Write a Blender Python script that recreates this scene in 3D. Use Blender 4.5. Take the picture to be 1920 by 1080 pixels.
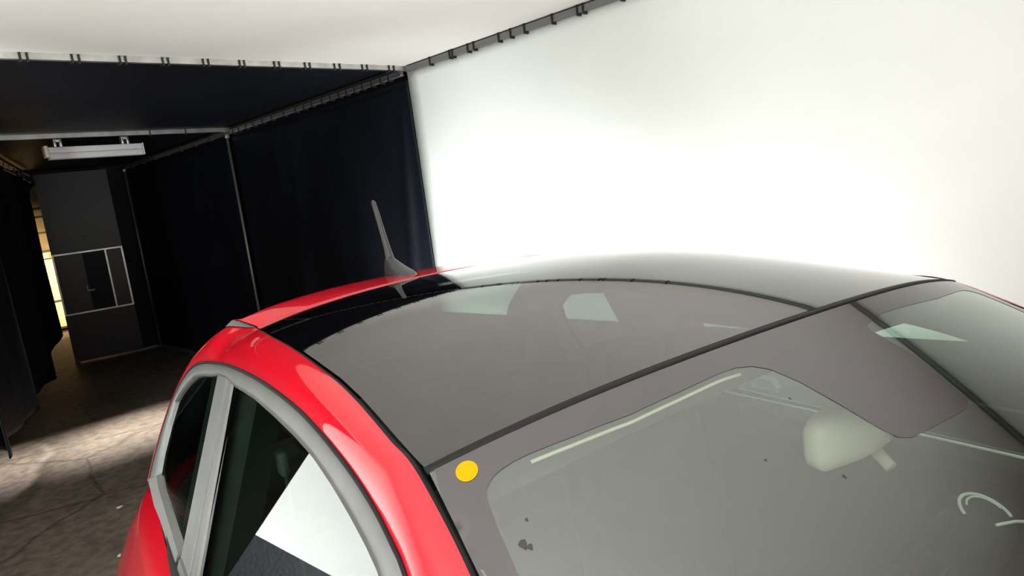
import bpy, bmesh, math, random
from mathutils import Matrix, Vector
from mathutils.geometry import delaunay_2d_cdt
random.seed(4)
for o in list(bpy.data.objects): bpy.data.objects.remove(o)
scene = bpy.context.scene
C = scene.collection

# ------------------------------------------------------------------ camera
CAM_H = 1.7034
cd = bpy.data.cameras.new('camera'); cam = bpy.data.objects.new('camera', cd); C.objects.link(cam)
cd.sensor_width = 36.0; cd.lens = 1300.0 / 1920 * 36.0; cd.clip_start = 0.02; cd.clip_end = 200
Rm = Matrix(((0.6913953, 0.1946100, -0.6957726), (-0.7110993, 0.0130692, -0.7029701), (-0.1277118, 0.9807936, 0.1474230)))
cam.matrix_world = Matrix.Translation((0, 0, CAM_H)) @ Rm.to_4x4()
scene.camera = cam
# ------------------------------------------------------------------ world, lights, exposure
wd = bpy.data.worlds.new('world'); scene.world = wd; wd.use_nodes = True
wd.node_tree.nodes['Background'].inputs[0].default_value = (0.5, 0.42, 0.33, 1)
wd.node_tree.nodes['Background'].inputs[1].default_value = 0.02
vs = scene.view_settings
vs.view_transform = 'Standard'; vs.look = 'None'; vs.gamma = 1; vs.use_curve_mapping = False
vs.exposure = 0.0

def light(name, kind, loc, target, power, color=(1, 1, 1), **kw):
    d = bpy.data.lights.new(name, kind); d.energy = power; d.color = color
    for k, v in kw.items(): setattr(d, k, v)
    o = bpy.data.objects.new(name, d); C.objects.link(o); o.location = loc
    o.rotation_euler = (Vector(target) - Vector(loc)).to_track_quat('-Z', 'Y').to_euler()
    return o
light('ceiling_fill', 'AREA', (-1.5, -1.2, 0.6), (-0.9, 0.4, 2.67), 195, (0.985, 1.0, 0.975), shape='RECTANGLE', size=1.4, size_y=0.9, spread=math.radians(100))  # added unseen uplight, fills the white bay by brightening its ceiling
light('floor_spot', 'SPOT', (2.45, 3.30, 0.45), (3.45, 3.38, 0.60), 150, (0.96, 1.0, 0.98), spot_size=math.radians(124), spot_blend=0.30, shadow_soft_size=0.06)
light('floor_spot_front', 'SPOT', (2.45, 1.85, 0.45), (3.45, 1.80, 0.60), 95, (0.96, 1.0, 0.98), spot_size=math.radians(122), spot_blend=0.6, shadow_soft_size=0.06)
light('corner_fill_spot', 'SPOT', (2.75, 3.85, 0.35), (3.45, 4.30, 1.45), 110, (0.96, 1.0, 0.98), spot_size=math.radians(110), spot_blend=1.0, shadow_soft_size=0.06)  # added fill, brightens the white wall edge beside the curtain; no known lamp
light('left_floor_spot', 'SPOT', (-1.0, 2.9, 0.45), (-1.0, 4.3, 1.05), 360, (0.96, 1.0, 0.98), spot_size=math.radians(110), spot_blend=0.5, shadow_soft_size=0.06)
light('floor_wash', 'AREA', (2.3, -1.3, 0.35), (1.9, 1.2, 2.67), 36, (0.985, 1.0, 0.98), shape='RECTANGLE', size=1.4, size_y=0.4, spread=math.radians(80))
light('tunnel_batten', 'AREA', (1.55, 7.40, 2.44), (1.55, 6.65, 0), 26, (1, 0.93, 0.84), shape='RECTANGLE', size=1.6, size_y=0.05, spread=math.radians(36))
light('warehouse_lamp', 'AREA', (3.75, 14.0, 1.5), (3.1, 15.6, 0.75), 48, (1.0, 0.72, 0.38), shape='SQUARE', size=0.6, spread=math.radians(95))

# ------------------------------------------------------------------ materials
def mat(name, col, rough=0.5, metal=0.0, **kw):
    m = bpy.data.materials.new(name); m.use_nodes = True
    b = m.node_tree.nodes['Principled BSDF']
    b.inputs['Base Color'].default_value = (*col, 1); b.inputs['Roughness'].default_value = rough; b.inputs['Metallic'].default_value = metal
    for k, v in kw.items(): b.inputs[k].default_value = v
    return m
def noise_col(m, c1, c2, scale, detail=4, rough=0.6, lo=0.35, hi=0.65, bump=0.0, bscale=None):
    nt = m.node_tree; b = nt.nodes['Principled BSDF']
    tc = nt.nodes.new('ShaderNodeTexCoord'); n = nt.nodes.new('ShaderNodeTexNoise'); r = nt.nodes.new('ShaderNodeValToRGB')
    n.inputs['Scale'].default_value = scale; n.inputs['Detail'].default_value = detail; n.inputs['Roughness'].default_value = rough
    r.color_ramp.elements[0].position = lo; r.color_ramp.elements[1].position = hi
    r.color_ramp.elements[0].color = (*c1, 1); r.color_ramp.elements[1].color = (*c2, 1)
    nt.links.new(tc.outputs['Object'], n.inputs['Vector']); nt.links.new(n.outputs['Fac'], r.inputs['Fac']); nt.links.new(r.outputs['Color'], b.inputs['Base Color'])
    if bump:
        n2 = nt.nodes.new('ShaderNodeTexNoise'); n2.inputs['Scale'].default_value = bscale or scale * 4; n2.inputs['Detail'].default_value = 3
        bp = nt.nodes.new('ShaderNodeBump'); bp.inputs['Strength'].default_value = bump; bp.inputs['Distance'].default_value = 0.02
        nt.links.new(tc.outputs['Object'], n2.inputs['Vector']); nt.links.new(n2.outputs['Fac'], bp.inputs['Height']); nt.links.new(bp.outputs['Normal'], b.inputs['Normal'])
    return m
def glass(name, tint, ior=1.5, gcol=(1, 1, 1)):
    m = bpy.data.materials.new(name); m.use_nodes = True; nt = m.node_tree; nt.nodes.clear()
    out = nt.nodes.new('ShaderNodeOutputMaterial'); mx = nt.nodes.new('ShaderNodeMixShader'); fr = nt.nodes.new('ShaderNodeFresnel')
    t = nt.nodes.new('ShaderNodeBsdfTransparent'); g = nt.nodes.new('ShaderNodeBsdfGlossy')
    fr.inputs['IOR'].default_value = ior; t.inputs['Color'].default_value = (*tint, 1); g.inputs['Roughness'].default_value = 0.0; g.inputs['Color'].default_value = (*gcol, 1)
    geo = nt.nodes.new('ShaderNodeNewGeometry'); sw = nt.nodes.new('ShaderNodeMath'); sw.operation = 'MULTIPLY'
    # Fresnel of a thin pane: the same from both faces
    lw = nt.nodes.new('ShaderNodeVectorMath'); lw.operation = 'DOT_PRODUCT'
    ab = nt.nodes.new('ShaderNodeMath'); ab.operation = 'ABSOLUTE'
    nt.links.new(geo.outputs['Incoming'], lw.inputs[0]); nt.links.new(geo.outputs['Normal'], lw.inputs[1]); nt.links.new(lw.outputs['Value'], ab.inputs[0])
    one = nt.nodes.new('ShaderNodeMath'); one.operation = 'SUBTRACT'; one.inputs[0].default_value = 1.0; nt.links.new(ab.outputs[0], one.inputs[1])
    pw = nt.nodes.new('ShaderNodeMath'); pw.operation = 'POWER'; pw.inputs[1].default_value = 5.0; nt.links.new(one.outputs[0], pw.inputs[0])
    f0 = ((ior - 1) / (ior + 1)) ** 2
    ma = nt.nodes.new('ShaderNodeMath'); ma.operation = 'MULTIPLY_ADD'; ma.inputs[1].default_value = 1 - f0; ma.inputs[2].default_value = f0
    nt.links.new(pw.outputs[0], ma.inputs[0])
    nt.nodes.remove(fr); nt.nodes.remove(sw)
    # both faces of the pane reflect: 2R / (1 + R)
    d2 = nt.nodes.new('ShaderNodeMath'); d2.operation = 'MULTIPLY'; d2.inputs[1].default_value = 2.0; nt.links.new(ma.outputs[0], d2.inputs[0])
    d1 = nt.nodes.new('ShaderNodeMath'); d1.operation = 'ADD'; d1.inputs[1].default_value = 1.0; nt.links.new(ma.outputs[0], d1.inputs[0])
    dv = nt.nodes.new('ShaderNodeMath'); dv.operation = 'DIVIDE'; nt.links.new(d2.outputs[0], dv.inputs[0]); nt.links.new(d1.outputs[0], dv.inputs[1]); ma = dv
    nt.links.new(ma.outputs[0], mx.inputs[0]); nt.links.new(t.outputs[0], mx.inputs[1]); nt.links.new(g.outputs[0], mx.inputs[2]); nt.links.new(mx.outputs[0], out.inputs[0])
    return m
M = {}
M['white_cloth'] = noise_col(mat('white_cloth', (.8, .8, .8), 0.85), (.77, .81, .785), (.81, .845, .82), 1.2, bump=0.05, bscale=1.5)
M['ceiling_cloth'] = noise_col(mat('ceiling_cloth', (.8, .77, .74), 0.85), (.78, .745, .715), (.81, .78, .75), 0.9)
M['black_cloth'] = noise_col(mat('black_cloth', (.01, .011, .015), 0.62), (.0026, .0037, .0075), (.0048, .0064, .012), 1.1, bump=0.15, bscale=40)
M['black_cloth'].node_tree.nodes['Principled BSDF'].inputs['Specular IOR Level'].default_value = 0.28
M['black_cloth'].node_tree.nodes['Principled BSDF'].inputs['Roughness'].default_value = 0.56
M['alu'] = noise_col(mat('aluminium', (.62, .62, .60), 0.38, 0.9), (.5, .5, .48), (.74, .74, .72), 6)
M['alu_dark'] = mat('grey_steel', (.22, .22, .22), 0.5, 0.7)
M['tie'] = mat('black_elastic', (.008, .008, .008), 0.7)
M['grey_tie'] = mat('grey_strap', (.22, .22, .23), 0.7)
M['door_black'] = noise_col(mat('door_black', (.02, .02, .024), 0.42), (.0028, .0032, .0045), (.006, .0064, .0078), 1.3)
M['lamp_white'] = mat('lamp_white', (.62, .61, .60), 0.45)
M['lamp_end'] = mat('lamp_end_cream', (.8, .7, .5), 0.5)
M['tan_wall'] = noise_col(mat('tan_wall', (.4, .32, .2), 0.8), (.34, .27, .17), (.48, .38, .24), 3)
M['carton'] = noise_col(mat('carton', (.7, .6, .42), 0.8), (.62, .52, .36), (.78, .68, .5), 5)
M['orange'] = mat('orange_paint', (.75, .3, .03), 0.5)
M['dark_steel'] = mat('dark_steel', (.03, .025, .02), 0.5)
# floor concrete
fm = noise_col(mat('concrete', (.15, .12, .1), 0.7), (.105, .083, .066), (.215, .178, .148), 0.9, 8, 0.62, 0.3, 0.72, bump=0.25, bscale=9)
nt = fm.node_tree; pb = nt.nodes['Principled BSDF']
old = pb.inputs['Base Color'].links[0].from_socket
tc = nt.nodes.new('ShaderNodeTexCoord'); vo = nt.nodes.new('ShaderNodeTexNoise'); vo.inputs['Scale'].default_value = 14; vo.inputs['Detail'].default_value = 6
rr = nt.nodes.new('ShaderNodeValToRGB'); rr.color_ramp.elements[0].position = .36; rr.color_ramp.elements[0].color = (.62, .6, .57, 1); rr.color_ramp.elements[1].position = .6; rr.color_ramp.elements[1].color = (1.08, 1.06, 1.03, 1)
mm = nt.nodes.new('ShaderNodeMixRGB'); mm.blend_type = 'MULTIPLY'; mm.inputs[0].default_value = 1
nt.links.new(tc.outputs['Object'], vo.inputs['Vector']); nt.links.new(vo.outputs['Fac'], rr.inputs['Fac']); nt.links.new(old, mm.inputs[1]); nt.links.new(rr.outputs['Color'], mm.inputs[2])
# thin cracks
vr = nt.nodes.new('ShaderNodeTexVoronoi'); vr.feature = 'DISTANCE_TO_EDGE'; vr.inputs['Scale'].default_value = 0.8
dn = nt.nodes.new('ShaderNodeTexNoise'); dn.inputs['Scale'].default_value = 3; dn.inputs['Detail'].default_value = 5
mx2 = nt.nodes.new('ShaderNodeMixRGB'); mx2.inputs[0].default_value = 0.12
nt.links.new(tc.outputs['Object'], dn.inputs['Vector']); nt.links.new(tc.outputs['Object'], mx2.inputs[1]); nt.links.new(dn.outputs['Color'], mx2.inputs[2]); nt.links.new(mx2.outputs[0], vr.inputs['Vector'])
cr = nt.nodes.new('ShaderNodeValToRGB'); cr.color_ramp.elements[0].position = 0.0; cr.color_ramp.elements[0].color = (.45, .42, .4, 1); cr.color_ramp.elements[1].position = .012; cr.color_ramp.elements[1].color = (1, 1, 1, 1)
m3 = nt.nodes.new('ShaderNodeMixRGB'); m3.blend_type = 'MULTIPLY'; m3.inputs[0].default_value = 1
nt.links.new(vr.outputs['Distance'], cr.inputs['Fac']); nt.links.new(mm.outputs[0], m3.inputs[1]); nt.links.new(cr.outputs['Color'], m3.inputs[2]); nt.links.new(m3.outputs[0], pb.inputs['Base Color'])
M['floor'] = fm
M['paint'] = mat('red_paint', (.53, .0, .012), 0.4, 0, **{'Coat Weight': 1.0, 'Coat Roughness': 0.015, 'Coat IOR': 1.5, 'Specular IOR Level': 0.05})
M['roof_glass'] = glass('roof_glass', (.10, .125, .115), 1.52)
M['wind_glass'] = glass('windshield_glass', (.62, .70, .65), 1.70, (.94, 1.0, .955))
M['side_glass'] = glass('side_glass', (.52, .66, .58), 1.55)
M['frit'] = mat('frit_black', (.012, .009, .011), 0.03, 0, **{'IOR': 1.78})
M['rubber'] = mat('black_rubber', (.006, .006, .007), 0.6, 0, **{'Specular IOR Level': 0.2})
M['satin'] = noise_col(mat('satin_grey_trim', (.36, .36, .355), 0.42, 0.55), (.15, .15, .15), (.20, .20, .198), 5)
M['chrome'] = mat('chrome', (.85, .85, .85), 0.12, 1.0)
M['antenna'] = mat('antenna_plastic', (.035, .035, .036), 0.32)
M['yellow'] = mat('yellow_sticker', (.60, .26, .0), 0.8, 0, **{'Specular IOR Level': 0.1})
M['ivory'] = mat('ivory_plastic', (.56, .52, .42), 0.6)
M['headliner'] = mat('grey_headliner', (.10, .10, .10), 0.9)
M['interior'] = mat('dark_interior', (.022, .025, .023), 0.9)
M['seat'] = noise_col(mat('seat_fabric', (.03, .03, .032), 0.9), (.016, .017, .016), (.026, .028, .026), 30)
M['pale'] = mat('pale_trim', (.78, .80, .76), 0.35)
M['dirt'] = mat('dirt', (.03, .028, .025), 0.9)
M['paper'] = mat('white_paper', (.75, .73, .68), 0.8)
M['tyre'] = mat('tyre_rubber', (.012, .012, .012), 0.75)
M['rim'] = mat('alloy_rim', (.55, .55, .56), 0.3, 0.9)
M['lens'] = mat('lamp_lens', (.75, .76, .78), 0.1, 0, **{'Coat Weight': 1.0})
M['red_lens'] = mat('red_lens', (.35, .0, .01), 0.15)

# ------------------------------------------------------------------ helpers
def link(name, me, m, parent=None, smooth=False):
    o = bpy.data.objects.new(name, me); C.objects.link(o)
    if m: me.materials.append(M[m])
    if parent: o.parent = parent
    if smooth:
        for p in me.polygons: p.use_smooth = True
    return o
def mesh(name, v, f, m, parent=None, smooth=False, fix=True):
    me = bpy.data.meshes.new(name); me.from_pydata([tuple(p) for p in v], [], f); me.update()
    if fix:
        b = bmesh.new(); b.from_mesh(me); bmesh.ops.remove_doubles(b, verts=b.verts, dist=1e-5); bmesh.ops.recalc_face_normals(b, faces=b.faces); b.to_mesh(me); b.free()
    return link(name, me, m, parent, smooth)
def grid(name, rows, m, parent=None, smooth=True, solid=0, offset=-1):
    n = len(rows[0]); v = [p for r in rows for p in r]
    f = [(i*n+j, i*n+j+1, (i+1)*n+j+1, (i+1)*n+j) for i in range(len(rows)-1) for j in range(n-1)]
    o = mesh(name, v, f, m, parent, smooth)
    if solid:
        md = o.modifiers.new('solid', 'SOLIDIFY'); md.thickness = solid; md.offset = offset
    return o
def box(bm, x0, x1, y0, y1, z0, z1):
    vs_ = [bm.verts.new(p) for p in ((x0,y0,z0),(x1,y0,z0),(x1,y1,z0),(x0,y1,z0),(x0,y0,z1),(x1,y0,z1),(x1,y1,z1),(x0,y1,z1))]
    for q in ((0,3,2,1),(4,5,6,7),(0,1,5,4),(1,2,6,5),(2,3,7,6),(3,0,4,7)): bm.faces.new([vs_[i] for i in q])
def boxes(name, L, m, parent=None, bevel=0):
    bm = bmesh.new()
    for b in L: box(bm, *b)
    me = bpy.data.meshes.new(name); bm.to_mesh(me); bm.free()
    o = link(name, me, m, parent)
    if bevel:
        md = o.modifiers.new('bevel', 'BEVEL'); md.width = bevel; md.segments = 3
        for p in me.polygons: p.use_smooth = True
    return o
def tube(name, pts, r, m, parent=None, n=10, radii=None, closed=False, flat=None):
    pts = [Vector(p) for p in pts]; v = []; f = []; N = len(pts)
    prev = None
    for i, p in enumerate(pts):
        a = pts[(i-1) % N] if closed or i else p; b = pts[(i+1) % N] if closed or i < N-1 else p
        t = (b - a).normalized()
        ref = prev if prev is not None else (Vector((0, 0, 1)) if abs(t.z) < .9 else Vector((1, 0, 0)))
        u = (ref - t * ref.dot(t)).normalized(); w = t.cross(u); prev = u
        rad = radii[i] if radii else r
        for k in range(n):
            an = 2*math.pi*k/n
            v.append(p + u*(rad*math.cos(an)*(flat or 1)) + w*(rad*math.sin(an)))
    for i in range(N if closed else N-1):
        j = (i+1) % N
        for k in range(n): f.append((i*n+k, i*n+(k+1) % n, j*n+(k+1) % n, j*n+k))
    if not closed: f += [tuple(range(n))[::-1], tuple(range((N-1)*n, N*n))]
    return mesh(name, v, f, m, parent, True)
def empty(name, loc=(0,0,0), rz=0, parent=None):
    o = bpy.data.objects.new(name, None); C.objects.link(o); o.location = loc; o.rotation_euler = (0,0,rz); o.empty_display_size = .1
    if parent: o.parent = parent
    return o
def tag(o, label, cat, group=None):
    o['label'] = label; o['category'] = cat
    if group: o['group'] = group
    return o
def struct(o, label=None):
    o['kind'] = 'structure'
    if label: o['label'] = label
    return o
def interp(x, xs, ys):
    if x <= xs[0]: return ys[0]
    for i in range(len(xs)-1):
        if x <= xs[i+1]: return ys[i] + (ys[i+1]-ys[i])*(x-xs[i])/(xs[i+1]-xs[i])
    return ys[-1]
def spline(P, n):
    "Catmull-Rom through points, n samples per span"
    P = [Vector(p) for p in P]; Q = [2*P[0]-P[1]] + P + [2*P[-1]-P[-2]]; out = []
    for i in range(1, len(Q)-2):
        a, b, c, d = Q[i-1], Q[i], Q[i+1], Q[i+2]
        for k in range(n):
            t = k/n
            out.append(.5*((2*b) + (c-a)*t + (2*a-5*b+4*c-d)*t*t + (3*b-a-3*c+d)*t**3))
    out.append(P[-1]); return out
def resample(P, n):
    P = [Vector(p) for p in P]; L = [0]
    for a, b in zip(P, P[1:]): L.append(L[-1] + (b-a).length)
    out = []
    for k in range(n):
        t = L[-1]*k/(n-1); j = 0
        while j < len(P)-2 and L[j+1] < t: j += 1
        out.append(P[j].lerp(P[j+1], (t-L[j])/max(L[j+1]-L[j], 1e-9)))
    return out

# ------------------------------------------------------------------ the booth
XW, HC, Y1, Y2, Y3 = 3.45, 2.673, 4.318, 7.509, 10.976
XL, YF = -2.3, -3.6      # left wall and front wall of the white bay
SK = 0.77                # the white cloth of the right wall begins above a black skirt
me = bpy.data.meshes.new('floor')
bm = bmesh.new(); box(bm, -8, 12, -6, 24, -0.1, 0); bm.to_mesh(me); bm.free()
struct(link('floor', me, 'floor'), 'stained brown concrete floor')
def cloth(name, fn, nu, nv, m, thick=0.01):
    rows = [[fn(i/nu, j/nv) for j in range(nv+1)] for i in range(nu+1)]
    return grid(name, rows, m, None, True, thick, 1)
rnd = [random.uniform(0, 6.28) for _ in range(12)]
struct(cloth('wall_right', lambda u, v: (XW + 0.006*math.sin(3*u*6+rnd[0])*v*(1-v), YF+(Y1-0.004-YF)*u, SK+(HC-SK)*v), 60, 20, 'white_cloth'), 'white cloth wall behind the car')
struct(boxes('wall_right_skirt', [(XW, XW+.02, YF, Y1, 0, SK)], 'black_cloth'), 'black skirt under the white cloth wall')
struct(boxes('wall_left', [(XL-.02, XL, YF, Y1, 0, HC)], 'white_cloth'))
struct(boxes('wall_front', [(XL, XW, YF-.02, YF, 0, HC)], 'white_cloth'))
struct(boxes('wall_rear', [(XL, -0.10, Y1, Y1+.02, 0.56, HC)], 'white_cloth'))
struct(boxes('wall_rear_skirt', [(XL, -0.10, Y1, Y1+.02, 0, 0.56)], 'black_cloth'))
def ceilz(u, v):
    x = XL+(XW-XL)*u; y = YF+(Y1-YF)*v
    e = min(u, 1-u, v, 1-v)*4; e = min(e, 1)
    z = HC + .012
    # two soft pulled creases near the far rail
    for (cx, cy, a, L, amp) in ((2.35, 3.22, .95, .32, .0035), (2.62, 3.25, .60, .28, .003), (2.5, 3.0, .8, .25, .002)):
        dx, dy = x-cx, y-cy; p = dx*math.cos(a)+dy*math.sin(a); q = -dx*math.sin(a)+dy*math.cos(a) + .5*p*p
        z -= amp*math.exp(-(q/.035)**2 - (p/L)**2)
    return (x, y, z + .004*e*math.sin(2.3*x+1)*math.sin(1.9*y))
struct(cloth('ceiling', ceilz, 150, 200, 'ceiling_cloth'), 'white cloth ceiling')
struct(cloth('ceiling_rear', lambda u, v: (-.07+(XW+.07)*u, Y1+.03+(Y2-Y1-.05)*v, HC+.02-.02*math.sin(math.pi*u)*math.sin(math.pi*v)), 20, 20, 'black_cloth'), 'black cloth ceiling of the tunnel')
struct(cloth('ceiling_far', lambda u, v: (-.07+(XW+.07)*u, Y2+.02+(Y3-Y2+.3)*v, HC+.02-.02*math.sin(math.pi*u)*math.sin(math.pi*v)), 20, 20, 'black_cloth'), 'black cloth ceiling of the far tunnel bay')
struct(boxes('wall_tunnel_left', [(-.13, -.10, Y1+.02, Y3, 0, HC)], 'black_cloth'))
struct(boxes('wall_tunnel_end', [(3.10, XW+.05, Y3+.10, Y3+.12, 0, HC+.02), (-.07, 1.9, Y3+.3, Y3+.32, 0, HC+.02), (1.9, 3.25, Y3+.26, Y3+.28, 2.50, HC+.02)], 'black_cloth'), 'black end wall of the tunnel')

struct(boxes('wall_tunnel_right', [(XW+.03, XW+.05, Y1+.01, Y3+.12, 0, HC)], 'black_cloth'), 'black backing wall behind the tunnel curtains')
# black curtains on the right of the tunnel: real folds
def curtain(name, ya, yb, label, folds, seed):
    r = random.Random(seed)
    fs = [(r.uniform(ya, yb), r.uniform(.10, .3), r.uniform(-.3, .3), r.uniform(.006, .022)) for _ in range(folds)]
    def fn(u, v):
        y = ya+(yb-ya)*u; z = .01 + (HC-.10)*v; d = 0
        for (c, wd_, sl, am) in fs: d += am*math.exp(-((y-c-sl*(v-.5))/wd_)**2)
        # tension folds that fan out from the white corner
        if ya < Y1+.1:
            q = (y-ya) - .62*(1-v)*.55 - .06; d += .03*math.exp(-(q/.07)**2)*max(0, min(1, (1.02-v)*3))
            q = (y-ya) - .30*(1-v)*.55 - .03; d -= .02*math.exp(-(q/.05)**2)
        d *= min(1, 8*(1-v))*min(1, (yb-y)/.15)*(1 if ya < Y1+.1 else min(1, (y-ya)/.15))
        return (XW-.004-max(d, 0), y, z)
    o = cloth(name, fn, 110, 40, 'black_cloth', 0.006)
    return tag(o, label, 'curtain', 'black curtains along the tunnel wall')
curtain('black_curtain', Y1+.004, Y2-.055, 'black curtain hanging next to the white wall, behind the aerial', 9, 3)
curtain('black_curtain', Y2+.055, Y3-.085, 'black curtain in the far tunnel bay, between the two upright poles', 9, 8)

# rails with their ties
def rail(name, a, b, size, m, label, ties=(), tie_mat='tie', tie_axis=None, group='booth frame rails', drop=0.0):
    a = Vector(a); b = Vector(b); t = empty(name, a)
    d = (b-a).normalized(); up = Vector((0, 0, 1)); s = d.cross(up).normalized(); w, hgt = size
    def prism(nm, p0, p1, w_, h_, mm, par):
        v = []
        for p in (p0, p1):
            for (i, j) in ((-1, -1), (1, -1), (1, 1), (-1, 1)): v.append(p + s*(i*w_/2) + up*(j*h_/2))
        f = [(0, 1, 2, 3), (7, 6, 5, 4)] + [(k, (k+1) % 4+0, (k+1) % 4+4, k+4) for k in range(4)]
        return mesh(nm, v, f, mm, par)
    bar = prism('bar', Vector(), b-a, w, hgt, m, t)
    bar2 = prism('lip', up*(-hgt/2-.004), (b-a)+up*(-hgt/2-.004), w*1.15, .008, 'alu' if 'curtain' in label else m, t)
    src = None
    for k in ties:
        p = d*((Vector(k)-a).dot(d)) if not isinstance(k, (int, float)) else d*k
        if src is None:
            src = prism('tie', -d*.0055, d*.0055, w+.016, hgt+.034, tie_mat, t); o = src
        else:
            o = src.copy(); C.objects.link(o); o.parent = t
        o.location = p + up*(-.006)
    tag(t, label, 'rail', group); return t
T1 = [0.957, 0.989, 1.193, 1.226, 1.429, 1.459, 1.659, 1.69, 1.894, 1.926, 2.123, 2.154, 2.358, 2.393, 2.58, 2.617, 2.809, 2.852, 3.039, 3.081, 3.276, 3.32]
rail('frame_rail', (-.07, Y1, HC+.012), (XW, Y1, HC+.012), (.03, .05), 'alu', 'bright aluminium rail across the ceiling edge, black ties in pairs', [x+.07 for x in T1])
rail('frame_rail', (-.07, Y2, HC+.01), (XW, Y2, HC+.01), (.035, .045), 'alu', 'aluminium cross rail the batten lamp hangs from', [2.7, 3.05])
ts = [7.328, 7.19, 7.02, 6.847, 6.64, 6.444, 6.2, 5.97, 5.82, 5.677, 5.5, 5.358, 5.22, 5.105, 4.98, 4.866, 4.73, 4.605, 4.5]
rail('frame_rail', (XW-.025, Y1+.03, HC-.03), (XW-.025, Y2-.03, HC-.03), (.03, .03), 'alu_dark', 'dark rail with ties above the near black curtain', [y-Y1-.03 for y in ts])
rail('frame_rail', (XW-.025, Y2+.03, HC-.03), (XW-.025, Y3-.06, HC-.03), (.03, .03), 'alu_dark', 'dark rail above the far black curtain', [.4, .85, 1.3, 1.75, 2.2, 2.65, 3.1])
tw = [3.993, 3.771, 3.742, 3.579, 3.519, 3.275, 3.166, 3.042, 2.809, 2.613, 2.569, 2.3, 2.0]
rail('frame_rail', (XW-.02, YF, HC-.012), (XW-.02, Y1-.03, HC-.012), (.022, .03), 'alu_dark', 'grey rail between white ceiling and white wall', [y-YF for y in tw])
def post(x, y, label):
    t = empty('frame_post', (x, y, 0))
    tube('pole', [(0, 0, .02), (0, 0, HC-.05)], .016, 'alu_dark', t, 12)
    boxes('foot_plate', [(-.035, .035, -.04, .04, 0, .02)], 'alu_dark', t, .004)
    boxes('clamp', [(-.022, .022, -.022, .022, HC-.09, HC-.05)], 'alu', t, .006)
    tag(t, label, 'post', 'booth frame posts')
post(XW-.036, Y2, 'slim grey upright pole between the two black curtains')
post(XW-.05, Y3-.02, 'slim grey upright pole in the far corner beside the black door')
boxes('floor_batten', [(3.02, XW-.09, Y3-.03, Y3+.02, 0, .035)], 'alu_dark'); tag(bpy.data.objects['floor_batten'], 'short metal floor bar at the far corner pole', 'bar')
o = boxes('floor_strip', [(XW-.07, XW-.02, Y2+.1, Y3-.1, 0, .03)], 'alu_dark'); tag(o, 'metal strip on the floor under the far black curtain', 'bar')

# black door with a framed middle panel at the tunnel end
dx, dy = Vector((.845, -.188, 0)).normalized().to_2d()
door = empty('door_1', (2.335, 11.20, 0), math.atan2(dy, dx)); struct(door, 'black door with a silver framed panel in the middle')
boxes('door_leaf', [(0, .865, 0, .04, .02, .70), (0, .865, 0, .04, 1.54, 2.645), (0, .865, .01, .035, .70, 1.54)], 'door_black', door)
boxes('frame_bar', [(0, .865, -.012, .0, 1.525, 1.545)], 'alu', door); boxes('frame_bar', [(0, .865, -.012, .0, .685, .705)], 'alu', door)
boxes('frame_bar', [(0, .022, -.012, .0, .705, 1.525)], 'alu', door); boxes('frame_bar', [(.843, .865, -.012, .0, .705, 1.525)], 'alu', door)
boxes('frame_bar', [(.635, .655, -.012, .0, .705, 1.525)], 'alu', door)
boxes('inner_board', [(.03, .33, .003, .012, .71, 1.52)], 'door_black', door)
boxes('inner_board', [(.36, .63, .003, .012, .71, 1.52)], 'black_cloth', door)
for z in (1.70, 1.745):
    k = tube('door_knob', [(.43, 0, z), (.43, -.035, z)], .014, 'chrome', door, 12)
boxes('latch', [(.33, .42, -.02, .0, .98, 1.0), (.33, .345, -.03, 0, .98, 1.06)], 'alu_dark', door)
boxes('hinge_foot', [(0, .06, -.03, .04, 0, .05)], 'dark_steel', door)

# batten lamp hung from the second cross rail
lamp = empty('batten_lamp', (1.72, Y2, 2.46)); 
def L2(x, y, z): return (x-1.72, y, z-2.46)
v = [(0, -.04, 0), (.81, -.04, 0), (.81, .10, .03), (0, .10, .03), (-.02, -.07, .062), (.79, -.07, .062), (.79, .10, .115), (-.02, .10, .115), ]
boxes('body', [(0, .81, -.03, .05, .0, .112)], 'lamp_white', lamp, .006)
boxes('reflector', [(0.005, .805, -.045, -.03, .004, .052)], 'lamp_white', lamp, .004); boxes('reflector', [(0.005, .805, -.045, -.03, .058, .108)], 'lamp_white', lamp, .004)
boxes('end_cap', [(-.03, 0, -.04, .05, .02, .125)], 'lamp_end', lamp, .006); boxes('end_cap', [(.81, .822, -.04, .05, .0, .115)], 'lamp_white', lamp, .003)
tag(lamp, 'white batten lamp under the second ceiling rail', 'lamp')
for x in (1.81, 2.385):
    c = empty('hanging_clamp', (x, Y2, 2.57))
    boxes('jaw', [(-.035, -.012, -.03, .03, 0, .062)], 'alu', c, .005); boxes('jaw', [(.012, .035, -.03, .03, 0, .062)], 'alu', c, .005)
    boxes('bridge', [(-.035, .035, -.03, .03, .045, .075)], 'alu', c, .006)
    tag(c, 'small grey rail clamp above the %s end of the batten lamp' % ('left' if x < 2 else 'right'), 'clamp', 'lamp clamps')

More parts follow.
